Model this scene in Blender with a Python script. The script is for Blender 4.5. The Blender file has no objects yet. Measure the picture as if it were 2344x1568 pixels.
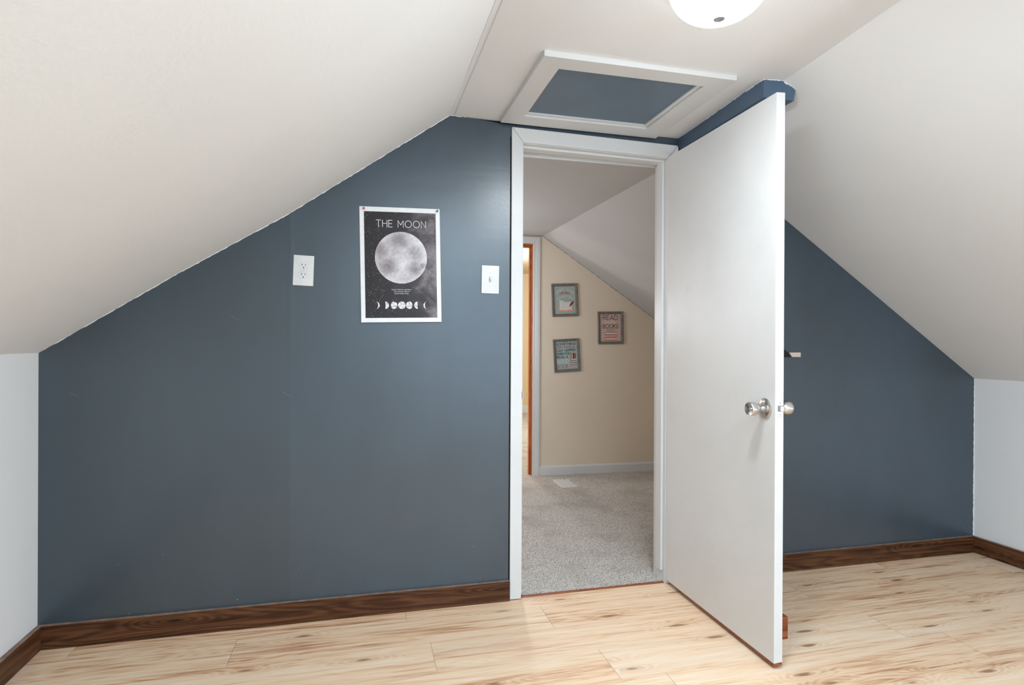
import bpy, bmesh, math, random
from mathutils import Vector, Matrix
random.seed(4)
S = bpy.context.scene
COL = S.collection
PI = math.pi

# ------------------------------------------------------------------ camera
cam_d = bpy.data.cameras.new('camera')
cam_d.sensor_width = 36.0
cam_d.lens = 20.928
cam_d.clip_start = 0.05
cam = bpy.data.objects.new('camera', cam_d)
COL.objects.link(cam)
_r = Vector((0.9696191, -0.24457453, 0.00470101))
_u = Vector((-0.00424568, 0.00238888, 0.99998813))
_f = Vector((0.24458286, 0.96962755, -0.00127792))
cam.matrix_world = Matrix(((_r.x, _u.x, -_f.x, -0.2141), (_r.y, _u.y, -_f.y, -2.5865),
                           (_r.z, _u.z, -_f.z, 1.1551), (0, 0, 0, 1)))
S.camera = cam

# ------------------------------------------------------------------ world, exposure, daylight, fill lights
S.view_settings.view_transform = 'Standard'
S.view_settings.look = 'None'
S.view_settings.gamma = 1.0
S.view_settings.use_curve_mapping = False
S.view_settings.exposure = 0.0
w = bpy.data.worlds.new('world')
S.world = w
w.use_nodes = True
w.node_tree.nodes['Background'].inputs[0].default_value = (0.75, 0.85, 1.0, 1)
w.node_tree.nodes['Background'].inputs[1].default_value = 0.3


def area_light(name, loc, direction, sx, sy, power, color):
    l = bpy.data.lights.new(name, 'AREA')
    l.shape = 'RECTANGLE'
    l.size, l.size_y, l.energy, l.color = sx, sy, power, color
    o = bpy.data.objects.new(name, l)
    o.location = loc
    o.rotation_euler = Vector(direction).to_track_quat('-Z', 'Y').to_euler()
    COL.objects.link(o)
    return o


def point_light(name, loc, power, color, size=0.1):
    l = bpy.data.lights.new(name, 'POINT')
    l.energy, l.color, l.shadow_soft_size = power, color, size
    o = bpy.data.objects.new(name, l)
    o.location = loc
    COL.objects.link(o)
    return o


LAMP = 182.0
area_light('window_daylight', (1.35, -4.05, 1.15), (0, 1, 0.0), 2.1, 1.5, 32, (0.775, 0.96, 1.18))
area_light('fill_rear', (0.60, -3.0, 2.10), (0, 0, -1), 1.0, 0.8, 42, (0.715, 0.965, 1.17))  # added fill under the rear ceiling, no fixture there
area_light('fill_middle', (0.60, -1.95, 2.10), (0, 0, -1), 1.0, 0.8, 12, (0.80, 0.96, 1.08))  # second added fill, overhead and out of view, no fixture
area_light('fill_side', (3.0, -3.1, 0.6), (-1, 0.15, 0), 0.9, 0.6, 5, (1.0, 0.98, 1.0))  # added side fill; the knee wall has no window
point_light('landing_light', (-0.60, 1.35, 1.70), 17, (0.95, 0.98, 1.10), 0.15)
point_light('landing_fill', (0.45, 1.70, 1.35), 15, (0.95, 0.98, 1.06), 0.15)  # added fill, hidden beside the doorway, brightens the far landing wall
point_light('bedroom_light', (1.3, 4.7, 1.95), 94, (0.93, 1.0, 1.08), 0.12)
point_light('bedroom_side_light', (-0.75, 3.30, 1.60), 55, (1.0, 0.93, 0.84), 0.12)

# ------------------------------------------------------------------ node helpers


class NT:
    def __init__(s, name):
        s.m = bpy.data.materials.new(name)
        s.m.use_nodes = True
        s.t = s.m.node_tree
        s.b = s.t.nodes['Principled BSDF']
        s._c = None

    def n(s, typ, **kw):
        x = s.t.nodes.new(typ)
        for k, v in kw.items():
            setattr(x, k, v)
        return x

    def put(s, sock, v):
        if hasattr(v, 'links') or hasattr(v, 'is_linked'):
            s.t.links.new(v, sock)
        elif isinstance(v, (tuple, list)) and len(v) == 3 and sock.type == 'RGBA':
            sock.default_value = (*v, 1)
        else:
            sock.default_value = v

    @property
    def co(s):
        if s._c is None:
            s._c = s.n('ShaderNodeTexCoord').outputs['Object']
        return s._c

    def math(s, op, a, b=None, c=None, clamp=False):
        x = s.n('ShaderNodeMath', operation=op, use_clamp=clamp)
        for i, v in enumerate((a, b, c)):
            if v is not None:
                s.put(x.inputs[i], v)
        return x.outputs[0]

    def sep(s, v=None):
        x = s.n('ShaderNodeSeparateXYZ')
        s.put(x.inputs[0], s.co if v is None else v)
        return x.outputs

    def comb(s, x, y, z=0.0):
        c = s.n('ShaderNodeCombineXYZ')
        s.put(c.inputs[0], x); s.put(c.inputs[1], y); s.put(c.inputs[2], z)
        return c.outputs[0]

    def mapv(s, scale, vec=None, loc=(0, 0, 0)):
        m = s.n('ShaderNodeMapping')
        s.put(m.inputs['Vector'], s.co if vec is None else vec)
        m.inputs['Scale'].default_value = scale
        m.inputs['Location'].default_value = loc
        return m.outputs[0]

    def noise(s, vec=None, scale=5.0, detail=3.0, rough=0.5, dist=0.0):
        x = s.n('ShaderNodeTexNoise')
        s.put(x.inputs['Vector'], s.co if vec is None else vec)
        x.inputs['Scale'].default_value = scale
        x.inputs['Detail'].default_value = detail
        x.inputs['Roughness'].default_value = rough
        x.inputs['Distortion'].default_value = dist
        return x.outputs[0]

    def vor(s, vec=None, scale=5.0, out='Distance', rand=1.0, dims='3D'):
        x = s.n('ShaderNodeTexVoronoi', voronoi_dimensions=dims)
        s.put(x.inputs['Vector'], s.co if vec is None else vec)
        x.inputs['Scale'].default_value = scale
        x.inputs['Randomness'].default_value = rand
        return x.outputs[out]

    def ramp(s, fac, stops, interp='LINEAR'):
        x = s.n('ShaderNodeValToRGB')
        x.color_ramp.interpolation = interp
        e = x.color_ramp.elements
        while len(e) < len(stops):
            e.new(0.5)
        for i, (p, c) in enumerate(stops):
            e[i].position = p
            e[i].color = (*c, 1) if len(c) == 3 else c
        s.put(x.inputs[0], fac)
        return x.outputs[0]

    def mix(s, fac, a, b, mode='MIX'):
        x = s.n('ShaderNodeMix', data_type='RGBA', blend_type=mode)
        s.put(x.inputs[0], fac)
        s.put(x.inputs[6], a)
        s.put(x.inputs[7], b)
        return x.outputs[2]

    def smooth(s, v, a, b):
        x = s.n('ShaderNodeMapRange', interpolation_type='SMOOTHSTEP')
        s.put(x.inputs[0], v)
        x.inputs[1].default_value = a
        x.inputs[2].default_value = b
        return x.outputs[0]

    def bump(s, h, strength=0.2, dist=0.002, normal=None):
        x = s.n('ShaderNodeBump')
        x.inputs['Strength'].default_value = strength
        x.inputs['Distance'].default_value = dist
        s.put(x.inputs['Height'], h)
        if normal is not None:
            s.put(x.inputs['Normal'], normal)
        s.put(s.b.inputs['Normal'], x.outputs[0])
        return x.outputs[0]

    def set(s, color=None, rough=None, metal=None, spec=None):
        if color is not None: s.put(s.b.inputs['Base Color'], color)
        if rough is not None: s.put(s.b.inputs['Roughness'], rough)
        if metal is not None: s.put(s.b.inputs['Metallic'], metal)
        if spec is not None: s.put(s.b.inputs['Specular IOR Level'], spec)
        return s.m


def paint(name, c, rough=0.6, vary=0.03, bscale=160, bstr=0.15, spec=0.4, big=1.5, bdist=0.001):
    t = NT(name)
    n = t.noise(scale=big, detail=4)
    c2 = tuple(max(0, x * (1 - 2 * vary)) for x in c)
    col = t.mix(t.smooth(n, 0.3, 0.7), c, c2)
    if bstr:
        t.bump(t.noise(scale=bscale, detail=2), bstr, bdist)
    return t.set(col, rough, spec=spec)


def flat(name, c, rough=0.5, metal=0.0, spec=0.5):
    t = NT(name)
    n = t.noise(scale=30, detail=2)
    return t.set(t.mix(t.smooth(n, 0.3, 0.8), c, tuple(x * 0.93 for x in c)), rough, metal, spec)


# ------------------------------------------------------------------ materials
M = {}
M['slope'] = paint('ceiling_paint_textured', (0.83, 0.83, 0.825), 0.7, 0.015, 75, 0.45, 0.25, bdist=0.0016)
M['slope_r'] = paint('ceiling_paint_smooth', (0.83, 0.835, 0.84), 0.6, 0.015, 60, 0.12, 0.25, bdist=0.0012)
M['ceil'] = paint('ceiling_paint', (0.82, 0.82, 0.82), 0.6, 0.02, 70, 0.3, 0.3, bdist=0.0014)
M['knee'] = paint('white_wall_paint', (0.86, 0.86, 0.86), 0.6, 0.01, 130, 0.1, 0.3)
M['trim'] = paint('white_trim_paint', (0.675, 0.675, 0.67), 0.38, 0.02, 40, 0.06, 0.45, 4)
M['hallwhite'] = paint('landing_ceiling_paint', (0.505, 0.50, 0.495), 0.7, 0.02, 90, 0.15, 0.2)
M['beige'] = paint('beige_wall_paint', (0.76, 0.66, 0.535), 0.7, 0.02, 120, 0.15, 0.2)
M['cream'] = paint('cream_wall_paint', (0.70, 0.56, 0.36), 0.7, 0.02, 120, 0.1, 0.2)
M['dark'] = flat('dark_cavity_and_shade', (0.012, 0.012, 0.014), 0.9)  # cavity and joint colour, also the shade wedge by the pine strip
M['plate'] = flat('white_plastic', (0.70, 0.70, 0.69), 0.3)
M['plate_line'] = flat('shadow_grey_plastic', (0.40, 0.40, 0.385), 0.5)
M['black'] = flat('black_slot', (0.01, 0.01, 0.01), 0.6)
M['redwood'] = None


def blue_paint():
    t = NT('blue_grey_wall_paint')
    x, y, z = t.sep()
    c1, c2 = (0.043, 0.067, 0.090), (0.034, 0.053, 0.070)
    n = t.noise(t.mapv((1.0, 1.0, 0.45)), 2.2, 5, 0.6)
    col = t.mix(t.smooth(n, 0.35, 0.7), c1, c2)
    # taped board joint: the colour left of it is a little greener
    left = t.smooth(x, -0.494, -0.502)
    col = t.mix(t.math('MULTIPLY', left, 0.35), col, (0.033, 0.049, 0.056))
    # sparse white chips low on the wall
    d = t.vor(scale=26)
    k = t.vor(scale=26, out='Color')
    kr = t.sep(k)[0]
    spk = t.math('MULTIPLY', t.math('LESS_THAN', d, 0.042), t.math('GREATER_THAN', kr, 0.90))
    spk = t.math('MULTIPLY', spk, t.smooth(z, 0.45, 0.12))
    col = t.mix(spk, col, (0.6, 0.6, 0.58))
    # short thin scratches
    sc = t.vor(t.mapv((3.2, 3.2, 5.5)), 1.0)
    sr = t.sep(t.vor(t.mapv((3.2, 3.2, 5.5)), 1.0, out='Color'))[1]
    li = t.math('ABSOLUTE', t.math('SINE', t.math('MULTIPLY', t.math('ADD', t.math('MULTIPLY', x, 0.5), z), 60.0)))
    scm = t.math('MULTIPLY', t.math('MULTIPLY', t.math('LESS_THAN', li, 0.05), t.math('LESS_THAN', sc, 0.09)), t.math('GREATER_THAN', sr, 0.7))
    col = t.mix(t.math('MULTIPLY', scm, 0.4), col, (0.22, 0.25, 0.27))
    rough = t.math('MULTIPLY_ADD', t.noise(scale=6, detail=4), 0.05, 0.285)
    h1 = t.noise(scale=430, detail=2)
    ridge = t.math('MULTIPLY', t.smooth(t.math('ABSOLUTE', t.math('ADD', x, 0.498)), 0.02, 0.0), 0.25)
    band = t.noise(t.mapv((1.5, 1.5, 7)), 2, 3)
    hh = t.math('ADD', t.math('MULTIPLY', h1, 0.11), t.math('ADD', ridge, t.math('MULTIPLY', band, 0.5)))
    t.bump(hh, 0.45, 0.003)
    return t.set(col, rough, spec=0.8)


M['blue'] = blue_paint()
M['bluepanel'] = paint('blue_grey_panel_paint', (0.118, 0.17, 0.23), 0.42, 0.06, 60, 0.08, 0.5, 5)
M['bluebox'] = paint('blue_box_paint', (0.072, 0.120, 0.185), 0.4, 0.05, 120, 0.1, 0.5, 5)


def plank_floor():
    t = NT('light_oak_plank_flooring')
    x, y, z = t.sep()
    PW, PL = 0.2, 1.22
    v = t.math('DIVIDE', t.math('ADD', y, 0.1), PW)
    row = t.math('FLOOR', v)
    fv = t.math('FRACT', v)
    # end joints: offset per row
    wn = t.n('ShaderNodeTexWhiteNoise', noise_dimensions='1D')
    t.put(wn.inputs['W'], t.math('ADD', row, 3.7))
    offs = None
    # rows -1,-2,-3,-4 joints measured in the room at x = -0.67, 0.046, 0.653, 0.82; else random
    off = t.math('MULTIPLY', wn.outputs['Value'], PL)
    for rr, xo in ((0, 1.19), (-1, -0.675), (-2, 0.046), (-3, 0.653), (-4, 0.82)):
        is_r = t.math('COMPARE', row, float(rr), 0.1)
        off = t.math('ADD', t.math('MULTIPLY', off, t.math('SUBTRACT', 1.0, is_r)), t.math('MULTIPLY', is_r, xo % PL))
    u = t.math('DIVIDE', t.math('SUBTRACT', x, off), PL)
    colm = t.math('FLOOR', u)
    fu = t.math('FRACT', u)
    wn2 = t.n('ShaderNodeTexWhiteNoise', noise_dimensions='2D')
    t.put(wn2.inputs['Vector'], t.comb(row, colm))
    rnd = wn2.outputs['Value']
    rc = t.sep(wn2.outputs['Color'])
    ox = t.math('MULTIPLY', rc[0], 37.0)
    oy = t.math('MULTIPLY', rc[1], 53.0)
    px = t.math('ADD', x, ox)
    py = t.math('ADD', y, oy)
    # three strips per plank look: slight tone change per strip
    # knots
    kv = t.comb(t.math('MULTIPLY', px, 2.4), t.math('MULTIPLY', py, 8.5), 0.0)
    kd = t.vor(kv, 1.0, rand=0.85, dims='2D')
    kc = t.sep(t.vor(kv, 1.0, out='Color', rand=0.85, dims='2D'))[0]
    kon = t.math('GREATER_THAN', kc, 0.62)
    kbump = t.math('MULTIPLY', kon, t.smooth(kd, 0.45, 0.0))
    # contour field: long stretched noise pulled round the knots
    warp = t.math('MULTIPLY', t.noise(t.comb(t.math('MULTIPLY', px, 3.0), t.math('MULTIPLY', py, 12.0)), 1.0, 3), 0.25)
    field = t.noise(t.comb(t.math('MULTIPLY', px, 0.75), t.math('ADD', t.math('MULTIPLY', py, 8.5), warp)), 1.0, 2.5, 0.5)
    field = t.math('ADD', field, t.math('MULTIPLY', kbump, 0.16))
    rings = t.math('MULTIPLY_ADD', t.math('SINE', t.math('MULTIPLY', field, 150.0)), 0.5, 0.5)
    streak = t.noise(t.comb(t.math('MULTIPLY', px, 1.3), t.math('MULTIPLY', py, 26.0)), 1.0, 4, 0.6)
    broad = t.noise(t.comb(t.math('MULTIPLY', px, 0.8), t.math('MULTIPLY', py, 9.0), 3.3), 1.0, 3, 0.5)
    fine = t.noise(t.comb(t.math('MULTIPLY', px, 9.0), t.math('MULTIPLY', py, 260.0)), 1.0, 3, 0.7)
    midw = t.noise(t.comb(t.math('MULTIPLY', px, 3.2), t.math('ADD', t.math('MULTIPLY', py, 62.0), t.math('MULTIPLY', kbump, 1.2))), 1.0, 4, 0.65)
    krings = t.math('MULTIPLY_ADD', t.math('SINE', t.math('MULTIPLY', t.math('ADD', kd, t.math('MULTIPLY', streak, 0.30)), 80.0)), 0.5, 0.5)
    g = t.math('ADD', t.math('MULTIPLY_ADD', broad, 0.26, 0.08), t.math('ADD', t.math('MULTIPLY', streak, 0.34), t.math('MULTIPLY', rings, 0.05)))
    g = t.math('ADD', g, t.math('MULTIPLY', t.math('SUBTRACT', midw, 0.22), 0.42))
    g = t.math('ADD', g, t.math('MULTIPLY', t.math('SUBTRACT', rnd, 0.5), 0.07))
    col = t.ramp(g, [(0.36, (0.38, 0.180, 0.090)), (0.425, (0.62, 0.355, 0.205)), (0.487, (0.80, 0.545, 0.350)),
                     (0.555, (0.84, 0.620, 0.425)), (0.66, (0.87, 0.700, 0.530))])
    grey = t.smooth(t.noise(t.comb(t.math('MULTIPLY', px, 0.9), t.math('MULTIPLY', py, 6.0), 9.1), 1.0, 3), 0.55, 0.75)
    col = t.mix(t.math('MULTIPLY', grey, 0.25), col, (0.68, 0.54, 0.43))
    col = t.mix(t.math('MULTIPLY', t.smooth(fine, 0.50, 0.75), 0.16), col, (0.40, 0.25, 0.15))
    kcore = t.math('MULTIPLY', kon, t.smooth(t.math('ADD', kd, t.math('MULTIPLY', t.math('SUBTRACT', midw, 0.5), 0.25)), 0.11, 0.02))
    col = t.mix(t.math('MULTIPLY', kcore, 0.85), col, (0.20, 0.085, 0.035))
    halo = t.math('MULTIPLY', t.math('MULTIPLY', kon, t.smooth(kd, 0.32, 0.04)), krings)
    col = t.mix(t.math('MULTIPLY', halo, 0.40), col, (0.50, 0.25, 0.12))
    # seams
    e1 = t.math('MINIMUM', fv, t.math('SUBTRACT', 1.0, fv))
    e2 = t.math('MINIMUM', fu, t.math('SUBTRACT', 1.0, fu))
    s1 = t.smooth(e1, 0.009, 0.002)
    s2 = t.smooth(e2, 0.0016, 0.0004)
    seam = t.math('MAXIMUM', t.math('MULTIPLY', s1, 0.35), t.math('MULTIPLY', s2, 0.8))
    col = t.mix(t.math('MULTIPLY', seam, 0.6), col, (0.20, 0.13, 0.08))
    t.bump(t.math('SUBTRACT', t.math('MULTIPLY', fine, 0.25), seam), 0.25, 0.0008)
    return t.set(col, t.math('MULTIPLY_ADD', fine, 0.1, 0.40), spec=0.35)


M['floor'] = plank_floor()


def stained(name, ca, cb, cc, axis='x', seed=0.0, rough=0.42):
    t = NT(name)
    o = t.sep()
    a = {'x': o[0], 'y': o[1], 'z': o[2]}[axis]
    b = o[0] if axis == 'z' else o[2]
    dep = o[0] if axis == 'y' else o[1]
    bb = t.math('ADD', t.math('ADD', b, t.math('MULTIPLY', dep, 0.7)), seed)
    kv = t.comb(t.math('MULTIPLY', a, 2.2), t.math('MULTIPLY', bb, 14.0))
    kd = t.vor(kv, 1.0, dims='2D')
    kon = t.math('GREATER_THAN', t.sep(t.vor(kv, 1.0, out='Color', dims='2D'))[0], 0.6)
    kb = t.math('MULTIPLY', kon, t.smooth(kd, 0.5, 0.0))
    f = t.noise(t.comb(t.math('MULTIPLY', a, 1.0), t.math('MULTIPLY', bb, 10.0)), 1.0, 1.5)
    f = t.math('ADD', f, t.math('MULTIPLY', kb, 0.22))
    rings = t.math('MULTIPLY_ADD', t.math('SINE', t.math('MULTIPLY', f, 95.0)), 0.5, 0.5)
    br = t.noise(t.comb(t.math('MULTIPLY', a, 1.6), t.math('MULTIPLY', bb, 42.0)), 1.0, 3, 0.6)
    fine = t.noise(t.comb(t.math('MULTIPLY', a, 14.0), t.math('MULTIPLY', bb, 260.0)), 1.0, 3, 0.7)
    g = t.math('ADD', t.math('MULTIPLY_ADD', rings, 0.13, 0.07), t.math('ADD', t.math('MULTIPLY', br, 0.72), t.math('MULTIPLY', fine, 0.22)))
    col = t.ramp(g, [(0.38, ca), (0.55, cb), (0.80, cc)])
    col = t.mix(t.math('MULTIPLY', kon, t.smooth(kd, 0.13, 0.0)), col, tuple(v * 0.5 for v in ca))
    t.bump(fine, 0.15, 0.0006)
    return t.set(col, rough, spec=0.25)


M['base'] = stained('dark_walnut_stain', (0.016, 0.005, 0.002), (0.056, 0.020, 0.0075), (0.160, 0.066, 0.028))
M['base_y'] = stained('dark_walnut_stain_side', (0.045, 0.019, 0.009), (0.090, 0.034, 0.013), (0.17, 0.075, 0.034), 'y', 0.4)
M['basetop'] = paint('sanded_board_edge', (0.34, 0.22, 0.16), 0.6, 0.2, 200, 0.1, 0.3, 30)
M['redwood'] = stained('red_brown_stain', (0.10, 0.022, 0.008), (0.24, 0.060, 0.022), (0.36, 0.12, 0.05), 'x', 0.2)
M['orangewood'] = stained('orange_brown_varnish', (0.20, 0.045, 0.012), (0.33, 0.085, 0.025), (0.48, 0.17, 0.06), 'z', 0.2, 0.3)
M['rawwood'] = stained('raw_pine', (0.52, 0.40, 0.30), (0.66, 0.53, 0.42), (0.74, 0.62, 0.52), 'x', 0.6)


def carpet_mat():
    t = NT('speckled_grey_beige_carpet')
    n = t.noise(scale=250, detail=3, rough=0.7)
    d = t.vor(scale=220)
    big = t.noise(scale=4, detail=4)
    v = t.math('ADD', t.math('MULTIPLY', n, 0.75), t.math('MULTIPLY', d, 0.30))
    col = t.ramp(v, [(0.39, (0.05, 0.040, 0.030)), (0.455, (0.36, 0.315, 0.27)), (0.515, (0.72, 0.67, 0.61)), (0.62, (0.90, 0.86, 0.81))])
    col = t.mix(t.math('MULTIPLY', t.smooth(big, 0.45, 0.7), 0.25), col, (0.25, 0.22, 0.19))
    t.bump(t.math('ADD', t.math('MULTIPLY', n, 0.9), t.math('MULTIPLY', d, 0.4)), 1.0, 0.007)
    return t.set(col, 0.95, spec=0.1)


M['carpet'] = carpet_mat()


def steel():
    t = NT('brushed_steel')
    t.bump(t.noise(t.mapv((40, 900, 900)), 1.0, 2), 0.05, 0.0004)
    return t.set((0.62, 0.61, 0.60), 0.2, 1.0)


M['steel'] = steel()
M['brass'] = flat('brass', (0.75, 0.48, 0.20), 0.25, 1.0)
M['greymetal'] = flat('grey_metal', (0.42, 0.43, 0.44), 0.35, 0.6)


def glass_shade():
    t = NT('lit_frosted_glass')
    z = t.sep()[2]
    n = t.noise(scale=7, detail=2)
    t.put(t.b.inputs['Base Color'], (0.9, 0.9, 0.9))
    t.b.inputs['Roughness'].default_value = 0.15
    t.put(t.b.inputs['Emission Color'], (0.90, 0.975, 1.02, 1))
    t.put(t.b.inputs['Emission Strength'], t.math('MULTIPLY_ADD', t.smooth(z, -0.072, -0.118), LAMP, t.math('MULTIPLY_ADD', n, 1.0, 6.0)))
    return t.m


M['shade'] = glass_shade()


def door_paint():
    t = NT('worn_white_door_paint')
    x, y, z = t.sep()
    n = t.noise(scale=2.2, detail=5, rough=0.6)
    col = t.mix(t.smooth(n, 0.35, 0.75), (0.69, 0.685, 0.675), (0.63, 0.625, 0.615))
    # pencil-like scuff mark near the hinge side
    dy = t.math('DIVIDE', t.math('ADD', y, 0.19), 0.030)
    dz = t.math('DIVIDE', t.math('SUBTRACT', z, 1.388), 0.032)
    dd = t.math('SQRT', t.math('ADD', t.math('MULTIPLY', dy, dy), t.math('MULTIPLY', dz, dz)))
    mk = t.noise(scale=170, detail=3, dist=1.0)
    mask = t.math('MULTIPLY', t.math('GREATER_THAN', mk, 0.60), t.smooth(dd, 1.0, 0.4))
    diag = t.smooth(t.math('ABSOLUTE', t.math('SUBTRACT', dz, t.math('MULTIPLY', dy, -0.8))), 0.75, 0.3)
    col = t.mix(t.math('MULTIPLY', t.math('MULTIPLY', mask, diag), 0.65), col, (0.28, 0.25, 0.22))
    d = t.vor(scale=16)
    kr = t.sep(t.vor(scale=16, out='Color'))[0]
    spk = t.math('MULTIPLY', t.math('LESS_THAN', d, 0.04), t.math('GREATER_THAN', kr, 0.94))
    col = t.mix(t.math('MULTIPLY', spk, 0.7), col, (0.25, 0.2, 0.17))
    t.bump(t.noise(t.mapv((30, 30, 4)), 1, 3), 0.10, 0.002)
    return t.set(col, 0.36, spec=0.45)


M['door'] = door_paint()

# ------------------------------------------------------------------ mesh helpers


class B:
    def __init__(s):
        s.bm = bmesh.new()

    def poly(s, pts, mi=0):
        f = s.bm.faces.new([s.bm.verts.new(p) for p in pts])
        f.material_index = mi
        return f

    def box(s, a, b, mi=0):
        x0, y0, z0 = (min(a[i], b[i]) for i in range(3))
        x1, y1, z1 = (max(a[i], b[i]) for i in range(3))
        v = [s.bm.verts.new(p) for p in ((x0, y0, z0), (x1, y0, z0), (x1, y1, z0), (x0, y1, z0),
                                         (x0, y0, z1), (x1, y0, z1), (x1, y1, z1), (x0, y1, z1))]
        for q in ((3, 2, 1, 0), (4, 5, 6, 7), (0, 1, 5, 4), (1, 2, 6, 5), (2, 3, 7, 6), (3, 0, 4, 7)):
            s.bm.faces.new([v[i] for i in q]).material_index = mi
        return s

    def prism(s, pts, off, mi=0):
        """pts: 3D polygon; extruded by vector off."""
        o = Vector(off)
        a = [s.bm.verts.new(p) for p in pts]
        b = [s.bm.verts.new(Vector(p) + o) for p in pts]
        n = len(pts)
        s.bm.faces.new(a).material_index = mi
        s.bm.faces.new(b[::-1]).material_index = mi
        for i in range(n):
            s.bm.faces.new([a[(i + 1) % n], a[i], b[i], b[(i + 1) % n]]).material_index = mi
        return s

    def lathe(s, prof, origin, axis, seg=40, mi=0, cap=True):
        """prof: (distance along axis, radius)."""
        ax = Vector(axis).normalized()
        t = Vector((0, 0, 1)) if abs(ax.z) < 0.9 else Vector((1, 0, 0))
        e1 = ax.cross(t).normalized()
        e2 = ax.cross(e1)
        rings = []
        for d, r in prof:
            rings.append([s.bm.verts.new(Vector(origin) + ax * d + (e1 * math.cos(2 * PI * k / seg) + e2 * math.sin(2 * PI * k / seg)) * r) for k in range(seg)])
        for i in range(len(rings) - 1):
            for k in range(seg):
                s.bm.faces.new([rings[i][k], rings[i][(k + 1) % seg], rings[i + 1][(k + 1) % seg], rings[i + 1][k]]).material_index = mi
        if cap:
            s.bm.faces.new(rings[0][::-1]).material_index = mi
            s.bm.faces.new(rings[-1]).material_index = mi
        return s

    def done(s, name, mats, parent=None, bevel=0.0, smooth=False, recalc=True, seg=2):
        if recalc:
            bmesh.ops.recalc_face_normals(s.bm, faces=s.bm.faces)
        if bevel:
            ed = [e for e in s.bm.edges if len(e.link_faces) == 2 and e.calc_face_angle(0) > 0.5]
            bmesh.ops.bevel(s.bm, geom=ed, offset=bevel, segments=seg, affect='EDGES', profile=0.6)
        me = bpy.data.meshes.new(name)
        s.bm.to_mesh(me)
        s.bm.free()
        if not isinstance(mats, (list, tuple)):
            mats = [mats]
        for m in mats:
            me.materials.append(m)
        if smooth:
            me.polygons.foreach_set('use_smooth', [True] * len(me.polygons))
            me.set_sharp_from_angle(angle=0.6)
        o = bpy.data.objects.new(name, me)
        COL.objects.link(o)
        if parent is not None:
            o.parent = parent
        return o


def tag(o, label, cat, group=None):
    o['label'] = label
    o['category'] = cat
    if group:
        o['group'] = group
    return o


def struct(o):
    o['kind'] = 'structure'
    return o


def empty(name, loc=(0, 0, 0), rot=(0, 0, 0)):
    o = bpy.data.objects.new(name, None)
    o.location = loc
    o.rotation_euler = rot
    o.empty_display_size = 0.05
    COL.objects.link(o)
    return o


# ------------------------------------------------------------------ measured outlines
XL, XR = -1.384, 3.094           # knee wall faces
ZL, ZR = 1.106, 0.963            # knee wall heights
YB = -3.75                       # rear gable wall of the room
CX0 = 0.1525                     # left ceiling crease
DXL, DXR, DZT = 0.4837, 1.1993, 2.041   # clear door opening (jamb faces)
HX0, HX1, HZ = 0.4265, 1.236, 2.075     # rough hole in the wall

def ragged(pts, w0, w1, y, step=0.012, side=-1):
    """uneven paint or filler line along a polyline in the wall plane."""
    b = B()
    prev = None
    for (x0, z0), (x1, z1) in zip(pts, pts[1:]):
        L = math.hypot(x1 - x0, z1 - z0)
        nx, nz = -(z1 - z0) / L, (x1 - x0) / L
        n = max(2, int(L / step))
        for i in range(n + 1):
            t = i / n
            x, z = x0 + (x1 - x0) * t, z0 + (z1 - z0) * t
            w_ = random.uniform(w0, w1)
            yy = y(x) if callable(y) else y
            cur = (b.bm.verts.new((x - side * nx * 0.004, yy, z - side * nz * 0.004)), b.bm.verts.new((x + side * nx * w_, yy, z + side * nz * w_)))
            if prev:
                b.bm.faces.new([prev[0], cur[0], cur[1], prev[1]])
            prev = cur
    return b


# front (blue) gable wall: strips round the door hole, with its ragged cavity gap at the top left of the casing
b = B()
top_l = [(XL, ZL), (-0.9263, 1.4100), (-0.508, 1.6735), (CX0, 2.1413), (0.232, 2.1405), (0.30, 2.1345), (0.3765, 2.1290), (HX0, 2.126)]
b.prism([(x, 0, z) for x, z in [(HX0, -0.03), (XL, -0.03)] + top_l], (0, 0.012, 0))
b.prism([(HX0, 0, HZ), (HX0, 0, 2.128), (1.2616, 0, 2.145), (1.30, 0, 2.145), (HX1, 0, HZ)], (0, 0.012, 0))
b.prism([(HX1, 0, -0.03), (HX1, 0, HZ), (1.30, 0, 2.150), (1.869, 0, 1.7755), (XR + 0.003, 0, ZR - 0.001), (XR, 0, -0.03)], (0, 0.012, 0))
struct(b.done('wall_front', M['blue'], recalc=True))
struct(ragged([(XL, ZL), (-0.9263, 1.4100), (-0.508, 1.6735), (CX0, 2.1413)], 0.0008, 0.0034, -0.0006).done('trim_13', M['slope'], recalc=False))
struct(ragged([(CX0, 2.1413), (0.225, 2.1405)], 0.0, 0.003, -0.0006).done('trim_14', M['trim'], recalc=False))
struct(ragged([(XR, 0.09), (XR + 0.002, ZR - 0.001)], 0.0, 0.0035, -0.0006, side=1).done('trim_15', M['knee'], recalc=False))
# studs / dark cavity behind the plasterboard
b = B()
b.box((XL - 0.1, 0.02, 0), (HX0 + 0.022, 0.095, 2.2))
b.box((HX1 - 0.018, 0.02, 0), (XR + 0.1, 0.095, 2.2))
b.box((HX0 + 0.022, 0.02, 2.072), (HX1 - 0.018, 0.095, 2.2))
struct(b.done('trim_1', M['dark']))

# knee walls
b = B()
b.prism([(XL, 0.02, 0), (XL, YB, 0), (XL, YB, ZL), (XL, 0.02, ZL)], (-0.05, 0, 0))
struct(b.done('wall_left', M['knee']))
b = B()
b.prism([(XR + 0.003, 0.02, 0), (XR + 0.003, 0.02, ZR), (XR, YB, ZR + 0.003), (XR, YB, 0)], (0.05, 0, 0))
struct(b.done('wall_right', M['knee']))


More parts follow.
